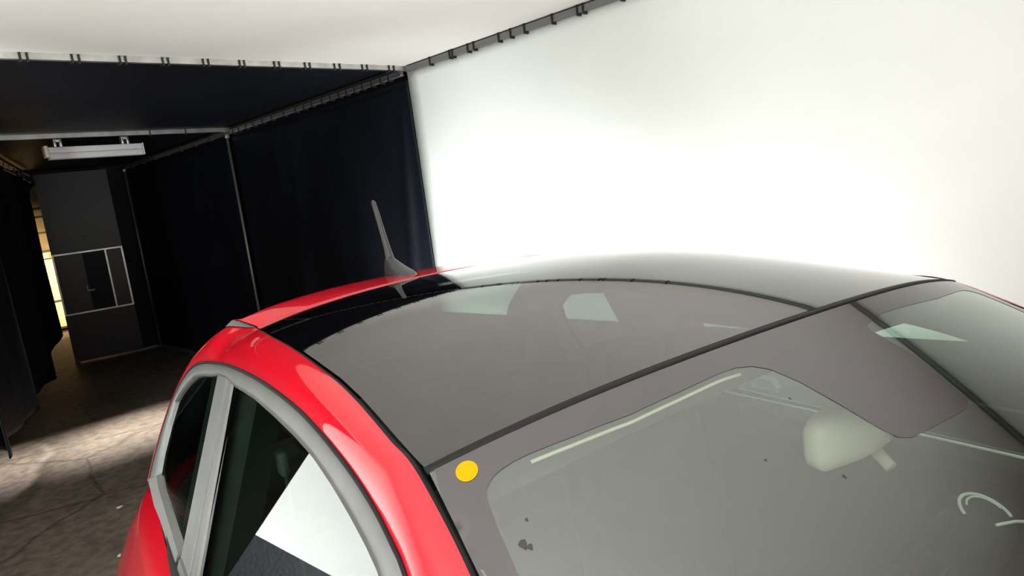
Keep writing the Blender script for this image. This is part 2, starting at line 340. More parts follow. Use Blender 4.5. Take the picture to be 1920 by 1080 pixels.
# pulled back black curtain on the left with its rail of straps
K = .8; DR = Vector((.29, .956, 0)); P0 = Vector((1.93*K, 10.68*K, 0))
bord = [(3.0138, 2.70), (2.2046, 2.405), (2.364, 2.203), (2.35, 1.866), (2.4086, 1.525), (2.087, 1.116), (1.845, .715), (1.433, .358), (.484, .085), (-.13, .032)]
bord = [(t*K, CAM_H+(z-CAM_H)*K) for t, z in bord]
bz = [b[1] for b in bord][::-1]; bt = [b[0] for b in bord][::-1]
def lc(u, v):
    z = bz[0] + (bz[-1]-bz[0])*v; te = interp(z, bz, bt); t0 = -3.2
    if z < bz[0]+.25: te = interp(z, bz, bt)
    t = t0 + (te-t0)*u
    off = .05*math.sin(t*4.2) + .03*math.sin(t*9+1) + .12*(1-u)*(0)
    p = P0 + DR*t + Vector((.956, -.29, 0))*(-off*(.4+.6*(1-v)))
    return (p.x, p.y, z)
tag(cloth('swept_curtain', lc, 90, 60, 'black_cloth', .006), 'black curtain pulled aside on the left, below a strapped rail', 'curtain')
zt = CAM_H+(2.70-CAM_H)*K
sr = empty('strap_rail', P0 + DR*(-3.2) + Vector((-.02, .0, zt+.115)))
tube('bar', [(0, 0, 0), DR*(3.2+2.40)], .014, 'dark_steel', sr)
tube('lower_bar', [(0, 0, -.09), DR*(3.2+2.40)+Vector((0, 0, -.09))], .010, 'dark_steel', sr)
for t in (-.9, -.55, -.2, .15, .45, .8, 1.2, 1.6, 1.8, 2.0):
    p = DR*(3.2+t)
    tube('strap', [p+Vector((-.016, 0, .0)), p+Vector((-.03, 0, -.09))], .02, 'grey_tie', sr, 8, flat=.3)
tag(sr, 'dark rail with grey straps over the pulled aside curtain', 'rail')

# warehouse seen through the gap beside the door
struct(boxes('wall_warehouse', [(0, 7, 16.2, 16.3, 0, 5)], 'tan_wall'), 'tan warehouse wall beyond the gap')
for z in (1.58, 1.93, 2.24, 2.40): 
    o = boxes('wall_ledge', [(1.5, 5.5, 16.13, 16.2, z-.012, z+.012)], 'dark_steel'); tag(o, 'thin dark horizontal bar on the tan wall, height %s' % {1.58: 'lowest', 1.93: 'second', 2.24: 'third', 2.40: 'top'}[z], 'bar', 'wall bars')
cs = empty('carton_stack', (3.25, 15.8, 0))
boxes('carton', [(-.5, .5, -.2, .2, .62, 1.42)], 'carton', cs, .008); boxes('carton', [(-.5, .5, -.2, .2, .10, .58)], 'carton', cs, .008)
for k in range(9): boxes('carton_line', [(-.45, .45, -.206, -.2, .74+.07*k, .748+.07*k)], 'tan_wall', cs)
boxes('pallet_board', [(-.55, .55, -.25, .25, 0, .03), (-.55, .55, -.25, .25, .07, .10)], 'dark_steel', cs); boxes('carton_strap', [(-.5, .5, -.21, -.2, .585, .615)], 'dark_steel', cs)
boxes('top_tray', [(-.5, .5, -.2, .2, 1.44, 1.55)], 'carton', cs); boxes('orange_tag', [(-.02, .10, -.215, -.2, 1.44, 1.53)], 'orange', cs)
tag(cs, 'stack of pale cartons lit yellow in the gap by the door', 'cartons')

# scraps on the floor
for (x, y, a, lab) in ((1.07, 4.86, .3, 'small white paper scrap on the bare floor, further one'), (.86, 4.12, 1.1, 'small white paper scrap on the floor nearest the red car')):
    v = [(-.016, -.010, 0), (.018, -.012, .003), (.02, .009, .002), (-.012, .012, .006), (-.016, -.010, .002), (.018, -.012, .005), (.02, .009, .004), (-.012, .012, .008)]
    o = mesh('paper_scrap', v, [(0, 3, 2, 1), (4, 5, 6, 7), (0, 1, 5, 4), (1, 2, 6, 5), (2, 3, 7, 6), (3, 0, 4, 7)], 'paper'); o.location = (x, y, .001); o.rotation_euler = (0, 0, a)
    tag(o, lab, 'paper', 'floor litter')

# ------------------------------------------------------------------ the car (local axes: x = towards the far side, y = rearward from the windshield header, z up)
car = empty('car', (1.0146, 0.5177, 0), -0.2279)
tag(car, 'red three-door hatchback with a dark glass roof inside the white booth', 'car')
EX = [(0,0),(1,0),(2,0),(3,0),(4,0),(0,2),(1,2),(2,2),(3,2),(4,2),(0,4),(1,4),(2,4),(3,4),(0,6),(1,6),(2,6)]
CX = [1.4808, 0.22291, -0.3011, 0.09021, -0.00691, -0.18547, -0.17902, 0.22602, 0.52226, -0.50404, -0.19044, -1.53059, 1.47318, 0.02203, 0.24011, 2.02062, -2.04749]
def zroof(s, w): return sum(c*s**a*w**b for c, (a, b) in zip(CX, EX))
def we(s): return interp(s, [-.3, -.04, -.01, .06, .14, .235, .343, .477, .58, .8, 1.0, 1.12, 1.3], [.63, .590, .588, .581, .572, .562, .554, .550, .547, .545, .534, .510, .50])
def sh(w): return -.035-.06*(1-(w/.588)**2)
def sr_(w): return 1.04+.32*w*w
def zh(w): w = max(-.6, min(.6, w)); return zroof(sh(w), w)
def zwind(s, w):
    v = sh(w)-s
    return zh(w)-(.53*v)-w*w*(-.44*v+.95*v*v)
def wwind(s): return interp(s, [-.85, -.5, -.25, -.035], [.70, .655, .62, .588])
def W(z): return .609+.42*(1.42-z)

# roof glass
NU, NV = 96, 80
rows = []
for i in range(NV+1):
    r = []
    for j in range(NU+1):
        u = -1+2*j/NU; w = u*.55
        for _ in range(6):
            s = sh(w)+.003+(sr_(w)-.004-sh(w)-.003)*i/NV; w = u*(we(s)-.004)
        r.append((w, s, zroof(s, w)))
    rows.append(r)
roof = grid('roof_glass', rows, 'roof_glass', car); roof['label'] = 'dark tinted glass roof panel'
# windshield: outer pane
rows = []
for i in range(61):
    r = []
    for j in range(81):
        u = -1+2*j/80; w = u*.6
        for _ in range(6):
            base = -.74-.14*(1-(w/.7)**2); s = sh(w)-.003+(base-sh(w)+.003)*i/60; w = u*(wwind(s)-.004)
        r.append((w, s, zwind(s, w)))
    rows.append(r)
wind = grid('windshield', rows, 'wind_glass', car); wind['label'] = 'windshield glass'
# frit: printed band on the inner face
clearL = [(-0.5746, -0.197), (-0.5633, -0.1468), (-0.5572, -0.1248), (-0.5532, -0.113), (-0.5486, -0.1052), (-0.5419, -0.1005), (-0.5337, -0.0968), (-0.5226, -0.0952), (-0.5067, -0.0956), (-0.4878, -0.0983), (-0.4329, -0.1101), (-0.3548, -0.1238), (-0.2759, -0.129), (-0.2049, -0.1314), (-0.1772, -0.1341), (-0.1549, -0.1416), (-0.1372, -0.1556), (-0.1214, -0.1876), (-0.1098, -0.2339), (-0.1014, -0.2787), (-0.0944, -0.2961), (-0.0779, -0.3035), (-0.0446, -0.3051), (0.0312, -0.306), (0.0508, -0.3047), (0.0643, -0.3017), (0.0732, -0.2959), (0.0777, -0.2894), (0.1004, -0.223), (0.0957, -0.1773), (0.0933, -0.1553), (0.0997, -0.1468), (0.1341, -0.1402), (0.1655, -0.1341)]
clearR = [(.2759, -.129), (.3548, -.1238), (.4329, -.1101), (.4878, -.0983), (.5067, -.0956), (.5226, -.0952), (.5337, -.0968), (.5419, -.1005), (.5486, -.1052), (.5532, -.113), (.5572, -.1248), (.5633, -.1468), (.5746, -.197)]
low = [(.60, -.35), (.625, -.55), (.625, -.64), (.60, -.69), (.4, -.755), (.0, -.795), (-.4, -.755), (-.60, -.69), (-.625, -.64), (-.625, -.55), (-.60, -.35)]
hole = clearL + clearR + low
outer = [(u*.578, sh(u*.578)-.006) for u in [-1+k/20 for k in range(41)]]
side = [(-.004+wwind(s), s) for s in (-.08, -.12, -.18, -.25, -.35, -.5, -.65, -.72)]
bot = [(w, -.730-.14*(1-(w/.7)**2)) for w in [.68-.04*k for k in range(1, 34)]]
outer = outer + side + bot + [(-a, b) for a, b in side[::-1]]
def inpoly(p, poly):
    c = False; n = len(poly); x, y = p
    for i in range(n):
        x0, y0 = poly[i]; x1, y1 = poly[i-1]
        if (y0 > y) != (y1 > y) and x < (x1-x0)*(y-y0)/(y1-y0)+x0: c = not c
    return c
def dens(poly, step):
    out = []
    for i in range(len(poly)):
        a = Vector(poly[i]); b = Vector(poly[(i+1) % len(poly)]); n = max(1, int((b-a).length/step))
        out += [tuple(a.lerp(b, k/n)) for k in range(n)]
    return out
outer = dens(outer, .02); hole = dens(hole, .02)
pts = outer + hole; n0 = len(outer); n1 = len(hole)
edges = [(i, (i+1) % n0) for i in range(n0)] + [(n0+i, n0+(i+1) % n1) for i in range(n1)]
g = [(-.7+.02*i, -.95+.02*j) for i in range(71) for j in range(46)]
pts += [p for p in g if inpoly(p, outer) and not inpoly(p, hole)]
vv, ee, ffc, _, _, _ = delaunay_2d_cdt([Vector(p) for p in pts], edges, [], 0, 1e-5)
tri = [t for t in ffc if (lambda c: inpoly(c, outer) and not inpoly(c, hole))(tuple(sum((vv[i] for i in t), Vector((0, 0)))/len(t)))]
fr = mesh('frit_band', [(p[0], p[1], zwind(p[1], p[0])+.0006) for p in vv], [tuple(t) for t in tri], 'frit', wind, True); fr['label'] = 'black printed border of the windshield'
# yellow round sticker on the near upper corner
ring = [(-.5529+.0125*math.cos(a)*1.0, -.0726+.0125*math.sin(a)) for a in [2*math.pi*k/32 for k in range(32)]]
v = [(p[0], p[1], zwind(p[1], p[0])+dz) for dz in (.0010, .0018) for p in ring]
st = mesh('round_sticker', v, [tuple(range(32))[::-1], tuple(range(32, 64))] + [(k, (k+1) % 32, 32+(k+1) % 32, 32+k) for k in range(32)], 'yellow', wind); st['label'] = 'round yellow sticker on the windshield corner'
# black seals
tube('header_seal', [(w, sh(w), zh(w)-.0035) for w in [.586*(-1+k/40) for k in range(81)]], .0085, 'rubber', car, 10, flat=.5)
# ---- side body rail: inner curve along the glass, outer curve along the window frame
I = [(wwind(s)+.004, s, zwind(s, wwind(s))) for s in (-.74, -.66, -.52, -.32)]
I += [(wwind(s)+.004, s, zwind(s, wwind(s))) for s in (-.2, -.12)] + [(we(s)+.005, s, zroof(s, we(s))) for s in (-.02, .06, .14, .22, .32, .42, .54, .66, .8, .95, 1.05)] + [(.541, 1.10, 1.432)]
I += [(.574, 1.20, 1.428), (.590, 1.34, 1.375), (.612, 1.52, 1.25), (.645, 1.66, 1.12), (.70, 1.76, .98), (.715, 1.78, .94)]
O = [(0.797, -0.6, 0.974), (0.749, -0.48, 1.09), (0.704, -0.33, 1.195), (0.672, -0.2, 1.273), (0.649, -0.0968, 1.3247), (0.6428, -0.0547, 1.3395), (0.6364, 0.0026, 1.3548), (0.6307, 0.0746, 1.3682), (0.6263, 0.155, 1.3788), (0.6216, 0.2691, 1.3899), (0.6191, 0.3774, 1.3959), (0.6183, 0.5325, 1.3979), (0.6201, 0.7211, 1.3935), (0.6265, 0.9585, 1.3783), (0.6374, 1.1791, 1.3525), (0.6505, 1.3358, 1.3212), (0.6686, 1.4361, 1.2781), (0.6959, 1.5213, 1.213), (0.7314, 1.5798, 1.1286), (0.7736, 1.6097, 1.0281), (0.8002, 1.6087, 0.9648), (0.81, 1.612, 0.942)]
# station match: pair inner and outer curves through hand-set anchors (same s in front, fanned at the C-pillar)
Is = spline(I, 12); Os = spline(O, 12)
def cut(P, f): # point at fraction of arc length
    return resample(P, 2000)[min(1999, int(f*1999))]
Ir = resample(Is, 2000); Or = resample(Os, 2000)
def near(P, s, lo=0):
    return min(range(len(P)), key=lambda k: abs(P[k].y-s) + (10 if k < lo else 0))
anch = [(0, 0)]
for s in (-.4, -.2, 0, .2, .4, .6, .8, 1.0): anch.append((near(Ir, s), near(Or, s)))
anch += [(near(Ir, 1.17), near(Or, 1.13)), (near(Ir, 1.36), near(Or, 1.27)), (near(Ir, 1.55), near(Or, 1.43)), (near(Ir, 1.70), near(Or, 1.57)), (1999, 1999)]
def rail_rows(sg):
    rows = []
    N = 160
    for k in range(N+1):
        t = k/N*(len(anch)-1); i = min(int(t), len(anch)-2); fq = t-i
        a = Ir[int(anch[i][0]+(anch[i+1][0]-anch[i][0])*fq)]; b = Or[int(anch[i][1]+(anch[i+1][1]-anch[i][1])*fq)]
        s = (a.y+b.y)/2
        # convex section: bezier with a raised shoulder
        lift = interp(s, [-.7, -.2, .2, .9, 1.15, 1.35, 1.6], [.020, .027, .028, .024, .020, .016, .008])
        outw = interp(s, [-.7, -.2, .2, .9, 1.15, 1.35, 1.6], [.010, .008, .006, .010, .022, .04, .05])
        back = interp(s, [-.7, 1.0, 1.2, 1.4, 1.6], [0, 0, .02, .05, .06])
        c = a.lerp(b, interp(s, [-.7, 1.0, 1.3], [.62, .62, .60])) + Vector((outw, back, lift))
        r = []
        for j in range(13):
            q = j/12; p = a*(1-q)**2 + c*2*q*(1-q) + b*q*q
            r.append((sg*p.x, p.y, p.z))
        rows.append(r)
    return rows
for sg in (-1, 1):
    o = grid('side_rail', rail_rows(sg), 'paint', car); o['label'] = 'red roof rail and rear pillar'
    seal = [(sg*(p.x-.002), p.y, p.z-.005) for p in resample(Is, 160) if p.y < 1.16]
    tube('roof_seal', seal, .0062, 'rubber', car, 8, flat=.6)

# ---- side windows on the leaning plane
def onside(s, z, out=0.0): return Vector((W(z)+out, s, z-out*.3))
door_top = [(0.806, 1.3542), (0.715, 1.3584), (0.624, 1.3617), (0.4617, 1.3605), (0.3418, 1.3577), (0.2384, 1.3523), (0.1447, 1.3405), (0.0721, 1.3283), (0.0072, 1.3156), (-0.0394, 1.3033), (-0.14, 1.245), (-0.28, 1.165), (-0.42, 1.075), (-0.54, 0.985)]
quarter = [(0.9829, 1.3422), (1.0649, 1.3342), (1.1565, 1.3217), (1.2652, 1.3018), (1.3406, 1.2749), (1.4132, 1.2419), (1.4661, 1.2097), (1.4867, 1.1411), (1.4908, 1.0626), (1.4654, 1.0114), (1.3854, 1.0007), (1.2611, 0.9959), (0.9642, 0.9876)]
Bt0, Bt1, Bb0, Bb1 = (0.9951, 1.352), (0.8457, 1.366), (0.9301, 0.975), (0.7455, 0.975)
frame_out = [(p.y, p.z) for p in resample(Os, 90)]
for sg in (-1, 1):
    F = lambda L, out=0.0: [(sg*onside(s, z, out).x, s, onside(s, z, out).z) for s, z in L]
    dg = [(0.756, .955)] + door_top + [(-.60, .955)]
    o = mesh('door_window', F(dg, -.004), [tuple(range(len(dg)))], 'side_glass', car); o['label'] = 'tinted door window'
    qg = F(quarter, -.003)
    o = mesh('quarter_window', qg, [tuple(range(len(qg)))], 'side_glass', car); o['label'] = 'tinted rear quarter window'
    # black border printed round the quarter window
    cx, cz = sum(p[0] for p in quarter)/len(quarter), sum(p[1] for p in quarter)/len(quarter)
    qi = [(cx+(s-cx)*.86-.0, cz+(z-cz)*.93) for s, z in quarter]
    qi[0] = (qi[0][0]+.07, qi[0][1]); qi[-1] = (qi[-1][0]+.03, qi[-1][1])
    n = len(quarter); v = F(quarter, -.008)+F(qi, -.008)
    mesh('window_border', v, [(i, (i+1) % n, n+(i+1) % n, n+i) for i in range(n)], 'rubber', o)
    # satin frame: door part and quarter part
    def strip(name, outer, inner, m, n=60, out=.004):
        a = resample([Vector((s, z, 0)) for s, z in outer], n); b = resample([Vector((s, z, 0)) for s, z in inner], n)
        rows = []
        for p, q in zip(a, b):
            r = []
            for t, h in ((0, -.006), (.04, .002), (.12, out+.002), (.5, out+.004), (.88, out), (1, -.006)):
                c = p.lerp(q, t); w_ = onside(c.x, c.y, h); r.append((sg*w_.x, w_.y, w_.z))
            rows.append(r)
        return grid(name, rows, m, car)
    io = min(range(90), key=lambda k: abs(frame_out[k][0]-0.9854)+abs(frame_out[k][1]-1.37))
    strip('door_window_frame', frame_out[:io+1][::-1], [(0.9854, 1.3505), (0.905, 1.358)] + door_top + [(-.60, .955)], 'satin', 90)['label'] = 'satin grey door window frame'
    strip('quarter_window_frame', frame_out[io:], [(0.9854, 1.3495)] + quarter[1:10], 'satin', 70)['label'] = 'satin grey quarter window frame'
    # thin dark groove between paint and frame
    tube('frame_seal', [(sg*(p.x+.001), p.y, p.z+.001) for p in resample(Os, 160)], .0034, 'rubber', car, 6)
    # pillar cover between the windows, with a groove
    def quad(name, L, m, out0, out1):
        a = F(L, out0); b = F(L, out1); n = len(L)
        return mesh(name, a+b, [tuple(range(n))[::-1], tuple(range(n, 2*n))] + [(i, (i+1) % n, n+(i+1) % n, n+i) for i in range(n)], m, car)
    quad('pillar_cover', [Bt0, (0.8935, 1.3615), (0.8156, 0.975), Bb0], 'satin', -.004, .004)['label'] = 'satin grey pillar cover'
    quad('pillar_groove', [(0.8935, 1.3615), (0.8831, 1.3625), (0.8009, 0.975), (0.8156, 0.975)], 'rubber', -.006, .0)
    quad('pillar_edge', [(0.8831, 1.3625), (0.8457, 1.366), (0.7455, 0.975), (0.8009, 0.975)], 'satin', -.004, .003)
    # belt moulding
    quad('belt_moulding', [(1.60, .967), (1.4654, 1.0114), (1.3854, 1.0007), (.95, .988), (.95, .950), (1.3, .950)], 'alu_dark', -.004, .010)
    quad('belt_moulding', [(.92, .985), (-.62, .965), (-.64, .94), (.92, .955)], 'satin', -.004, .010)

# ---- lower body ring
def plan(th, hw, fr_=-1.70, re=2.02, n=3.4):
    c, s = math.cos(th), math.sin(th)
    if n == 3.4 and s > 0: n = 6.5
    cx = (fr_+re)/2; L = (re-fr_)/2
    k = (abs(c)**n+abs(s)**n)**(-1/n)
    return hw*k*c, cx+L*k*s
def wl(z): return interp(z, [.18, .3, .5, .65, .75, .85, .93, .958], [.86, .92, .965, .972, .962, .915, .868, .818])
def endl(z): return interp(z, [.18, .3, .5, .65, .75, .85, .93, .958], [.10, .03, .0, .01, .04, .09, .15, .19])
rows = []
for z in [.18+.02*k for k in range(38)]+[.93, .945, .958]:
    e = endl(z); r = []
    for k in range(281):
        th = 2*math.pi*k/280; x, y_ = plan(th, wl(z), -1.70+e*2.2, 2.02-e)
        hood = 0
        zz = z
        if y_ < -.75 and z > .6: zz = z - (z-.6)*min(1, (-.75-y_)/.95)*.45
        r.append((x, y_, zz))
    rows.append(r)
body = grid('lower_body', rows, 'paint', car)
bm = bmesh.new(); bm.from_mesh(body.data)       # wheel arches
bmesh.ops.delete(bm, geom=[f for f in bm.faces if abs(f.calc_center_median().x) > .6 and min(math.hypot(f.calc_center_median().y-a, f.calc_center_median().z-.30) for a in (-.95, 1.40)) < .345], context='FACES')
bm.to_mesh(body.data); bm.free(); body['label'] = 'red lower body'
# hood: from the cowl line to the front outline of the shoulder
cowl = [Vector((-O[0][0], O[0][1], O[0][2]-.01))] + [Vector((w, -.74-.14*(1-(w/.7)**2)-.004, zwind(-.74-.14*(1-(w/.7)**2), w)-.012)) for w in [-.69+1.38*k/30 for k in range(31)]] + [Vector((O[0][0], O[0][1], O[0][2]-.01))]
ol = []
for k in range(361):
    th = math.pi + math.pi*k/360; x, y_ = plan(th, wl(.958), -1.70+endl(.958)*2.2, 2.02-endl(.958))
    if y_ < -.60: ol.append(Vector((x, y_, .958-(.958-.6)*min(1, max(0, (-.75-y_)/.95))*.45)))
ca = resample(cowl, 61); fa = resample(ol, 61); rows = []
for i in range(15):
    t = i/14; rows.append([tuple(ca[j].lerp(fa[j], t) + Vector((0, 0, .055*math.sin(math.pi*t)*(1-(2*j/60-1)**2)))) for j in range(61)])
grid('hood', rows, 'paint', car)['label'] = 'red hood'
for sg in (-1, 1):
    hl = bpy.data.meshes.new('headlamp'); bm = bmesh.new(); bmesh.ops.create_uvsphere(bm, u_segments=24, v_segments=12, radius=.11); bm.to_mesh(hl); bm.free()
    o = link('headlamp', hl, 'lens', car, True); o.location = (sg*.60, -1.53, .66); o.scale = (1, .5, 1)
    rl = boxes('tail_lamp', [(sg*.70-.05, sg*.70+.05, 1.80, 1.93, .72, .90)], 'red_lens', car, .03)
    for s_ in (-.95, 1.40):
        wh = tube('tyre', [(sg*.84, s_+.245*math.cos(a), .30+.245*math.sin(a)) for a in [2*math.pi*k/32 for k in range(32)]], .055, 'tyre', car, 12, closed=True, flat=1)
        fx = .945 if s_ < 0 else .989
        tube('wheel_arch', [(sg*(fx*wl(.30+.345*math.sin(a))-.012), s_+.35*math.cos(a), .30+.35*math.sin(a)) for a in [-.3+(math.pi+.6)*k/28 for k in range(29)]], .028, 'rubber', car, 10)
        tube('rim', [(sg*.80, s_, .30), (sg*.885, s_, .30)], .195, 'rim', car, 32)
        tube('wheel_hub', [(sg*.88, s_, .30), (sg*.90, s_, .30)], .05, 'chrome', car, 20)

# ---- rear: spoiler and tailgate
def te(w): return 1.36-.16*(w/.5)**2
def zte(w): return interp(abs(w), [0, .25, .40, .46, .56], [1.467, 1.467, 1.462, 1.458, 1.446])
def ztail(s, w):
    wc = max(-.51, min(.51, w)); s0 = sr_(wc); z0 = zroof(s0, wc); t = (s-s0)/max(.03, te(w)-s0); t = max(0, min(1.2, t))
    return z0+(zte(w)-z0)*t+.010*t*(1-t)
rows = []
prof = [(0, -.012), (0, 0), (.1, 0), (.3, 0), (.5, 0), (.7, 0), (.9, -.0005), (1.0, -.003), (1.03, -.010), (1.03, -.022), (.98, -.032), (.6, -.05)]
for (t, dz) in prof:
    r = []
    for j in range(61):
        u = -1+2*j/60; w = u*(.508+.050*min(1, t)); wf = u*.508
        s0 = sr_(wf)+.004; s1 = max(te(w), s0+.055)
        s = s0+(s1-s0)*t; r.append((w, s, ztail(s, w)+dz))
    rows.append(r)
sp = grid('tailgate_spoiler', rows, 'paint', car); sp['label'] = 'red spoiler behind the glass roof'
tube('rear_glass_seal', [(w, sr_(w), zroof(sr_(w), w)-.001) for w in [.505*(-1+k/30) for k in range(61)]], .005, 'satin', car, 8, flat=.5)
for sg in (-1, 1):   # grey corner trim between spoiler and side rail
    rows = []
    for k in range(9):
        t = k/8; s = 1.085+.105*t; p = min(Ir, key=lambda q: abs(q.y-s)); w0 = interp(s, [1.085, 1.126, 1.181], [.504, .508, .556]); z = ztail(s, w0)
        rows.append([(sg*w0, s, z-.003), (sg*(w0+p.x)/2, s, (z+p.z)/2+.001), (sg*(p.x+.003), s, p.z+.002)])
    grid('corner_trim', rows, 'satin', car)['label'] = 'grey trim at the rear roof corner'
# tailgate with window opening
def tg(u, v):
    z = 1.385-(1.385-.93)*v
    e = interp(z, [.93, .98, 1.12, 1.25, 1.355, 1.41], [.716, .70, .655, .612, .585, .565]); s = interp(z, [.93, .98, 1.12, 1.25, 1.355, 1.41], [1.785, 1.76, 1.66, 1.52, 1.36, 1.22])
    return (u*e, s+(.17-.03*v)*(1-abs(u)**2.4), z)
US = [-1, -.97, -.93, -.88]+[-.88+1.76*k/20 for k in range(1, 20)]+[.88, .93, .97, 1]; VS = [0, .05, .1]+[.1+.55*k/10 for k in range(1, 11)]+[.75, .85, 1]
fv = []; ff = []; gv = []; gf = []
allv = [tg(u, v) for v in VS for u in US]; n = len(US)
for i in range(len(VS)-1):
    for j in range(n-1):
        q = (i*n+j, i*n+j+1, (i+1)*n+j+1, (i+1)*n+j)
        um = (US[j]+US[j+1])/2; vm = (VS[i]+VS[i+1])/2
        (gf if abs(um) < .88 and .1 < vm < .65 else ff).append(q)
def sub(name, faces, m):
    ids = sorted({i for f in faces for i in f}); mp = {k: i for i, k in enumerate(ids)}
    return mesh(name, [allv[i] for i in ids], [tuple(mp[i] for i in f) for f in faces], m, car, True)
sub('tailgate', ff, 'paint')['label'] = 'red tailgate'; sub('rear_window', gf, 'side_glass')['label'] = 'rear window'
rows = []
for k in range(25):   # deck between tailgate foot and shoulder
    u = -1+2*k/24; a = Vector(tg(u, 1)); th = math.pi/2-u*math.pi*.36; x, y_ = plan(th, .80, -1.3, 1.84)
    rows.append([(a.x, a.y, a.z), ((a.x+x)/2, (a.y+y_)/2, .95), (x, y_, .955)])
grid('tailgate_foot', rows, 'paint', car)

for nm, rws in (('tailgate_lining', [[(tg(u, v)[0]*.96, tg(u, v)[1]-.03, tg(u, v)[2]) for u in US] for v in VS[-4:]]),):
    grid(nm, rws, 'interior', car)
for uu in ([-1, -.97, -.93, -.86], [.86, .93, .97, 1]):
    grid('tailgate_lining', [[(tg(u, v)[0]*.965, tg(u, v)[1]-.03, tg(u, v)[2]) for u in uu] for v in VS], 'interior', car)
# ---- aerial
base = []
for (t, wd_, hh) in ((1.135, .004, .002), (1.155, .017, .011), (1.19, .026, .020), (1.235, .030, .033), (1.27, .027, .048), (1.30, .022, .064), (1.325, .016, .070), (1.347, .010, .05), (1.358, .007, .008)):
    z0 = ztail(t, 0)-.004; r = []
    for k in range(13):
        a = math.pi*k/12; r.append((wd_*math.cos(a), t, z0+hh*math.sin(a)**.8+.0))
    base.append(r)
ant = empty('aerial', (-.045, 0, 0), 0, car); ant['label'] = 'black roof aerial with a teardrop foot'
grid('aerial_foot', base, 'antenna', ant)
zt0 = ztail(1.31, 0)
tube('aerial_mast', [(0, 1.298, zt0+.020), (0, 1.308, zt0+.05), (0, 1.318, zt0+.085), (0, 1.338, zt0+.14), (0, 1.360, zt0+.20), (0, 1.374, zt0+.231), (0, 1.377, zt0+.237)], .006, 'antenna', ant, 14, radii=[.019, .014, .0105, .009, .0082, .0076, .004])

# ---- interior
inner = []
for z in (.22, .3, .5, .8, .92, .962, .9645):
    r = []
    for k in range(65):
        th = 2*math.pi*k/64; x, y_ = plan(th, wl(z)-(.06 if z < .9 else .02 if z < .963 else -.012), -.95, 1.76+(.05 if z > .963 else 0), 3.6); r.append((x, y_, z))
    inner.append(r)
grid('cabin_tub', inner, 'interior', car)
boxes('cabin_floor', [(-.72, .72, -.85, 1.65, .22, .25)], 'interior', car)
for sg in (-1, 1):
    rows = []
    for k in range(81):   # inner trim under the roof rail
        p = resample(Is, 81)[k]; q = resample(Os, 81)[k]
        d = interp(p.y, [-.5, -.2, 0, .18, .27, .80, .92], [.05, .06, .05, .05, .125, .125, .04])
        pts_ = [Vector((p.x-.005, p.y, p.z-.008)), Vector((p.x-.01, p.y, p.z-.05)), Vector(((p.x+q.x)/2-.02, (p.y+q.y)/2, min(p.z, q.z)-d-.02)), Vector((q.x-.022, q.y, q.z-.055)), Vector((q.x-.012, q.y, q.z-.012))]
        rows.append([(sg*a.x, a.y, a.z) for a in pts_])
    grid('rail_trim', rows, 'interior', car)
    quad_ = [(sg*(W(z)-.03), s, z) for s, z in ((.98, .95), (.66, .95), (.72, 1.34), (1.02, 1.34))]+[(sg*(W(z)-.10), s, z) for s, z in ((.98, .95), (.70, .95), (.76, 1.33), (1.02, 1.33))]
    mesh('pillar_trim', quad_, [(0, 1, 2, 3), (7, 6, 5, 4), (0, 4, 5, 1), (1, 5, 6, 2), (2, 6, 7, 3), (3, 7, 4, 0)], 'interior', car)
    boxes('belt_sill', [(sg*.74-.045, sg*.74+.045, -.55, .62, .93, .975)], 'interior', car, .01)
    tube('sill_strip', [(sg*.706, -.5, 1.005), (sg*.706, .1, 1.005), (sg*.706, .68, 1.0)], .0038, 'pale', car, 8)
    # front seats
    st_ = empty('front_seat', (sg*.36, .30, .25), 0, car)
    boxes('cushion', [(-.25, .25, -.28, .25, .10, .28)], 'seat', st_, .06)
    v = []
    bk = boxes('backrest', [(-.24, .24, .22, .36, .22, .82)], 'seat', st_, .06); bk.rotation_euler = (-.18, 0, 0)
    hr = boxes('headrest', [(-.13, .13, .36, .46, .80, 1.0)], 'seat', st_, .045)
    tube('headrest_post', [(-.06, .40, .76), (-.06, .41, .86)], .006, 'chrome', st_); tube('headrest_post', [(.06, .40, .76), (.06, .41, .86)], .006, 'chrome', st_)
rs = empty('rear_seat', (0, 1.15, .25), 0, car)
boxes('bench', [(-.58, .58, -.25, .2, .08, .26)], 'seat', rs, .06); b_ = boxes('backrest', [(-.58, .58, .2, .32, .2, .70)], 'seat', rs, .05)
boxes('headrest', [(-.40, -.18, .25, .34, .70, .84)], 'seat', rs, .04); boxes('headrest', [(.18, .40, .25, .34, .70, .84)], 'seat', rs, .04)
boxes('parcel_shelf', [(-.60, .60, 1.42, 1.72, .90, .925)], 'interior', car)
# belt on the near pillar with its guide
tube('seat_belt', [(-.585, .735, 1.18), (-.59, .70, 1.05), (-.60, .66, .85), (-.61, .62, .62)], .018, 'headliner', car, 8, flat=.1)
boxes('belt_guide', [(-.595, -.575, .72, .76, 1.16, 1.215)], 'headliner', car, .008)
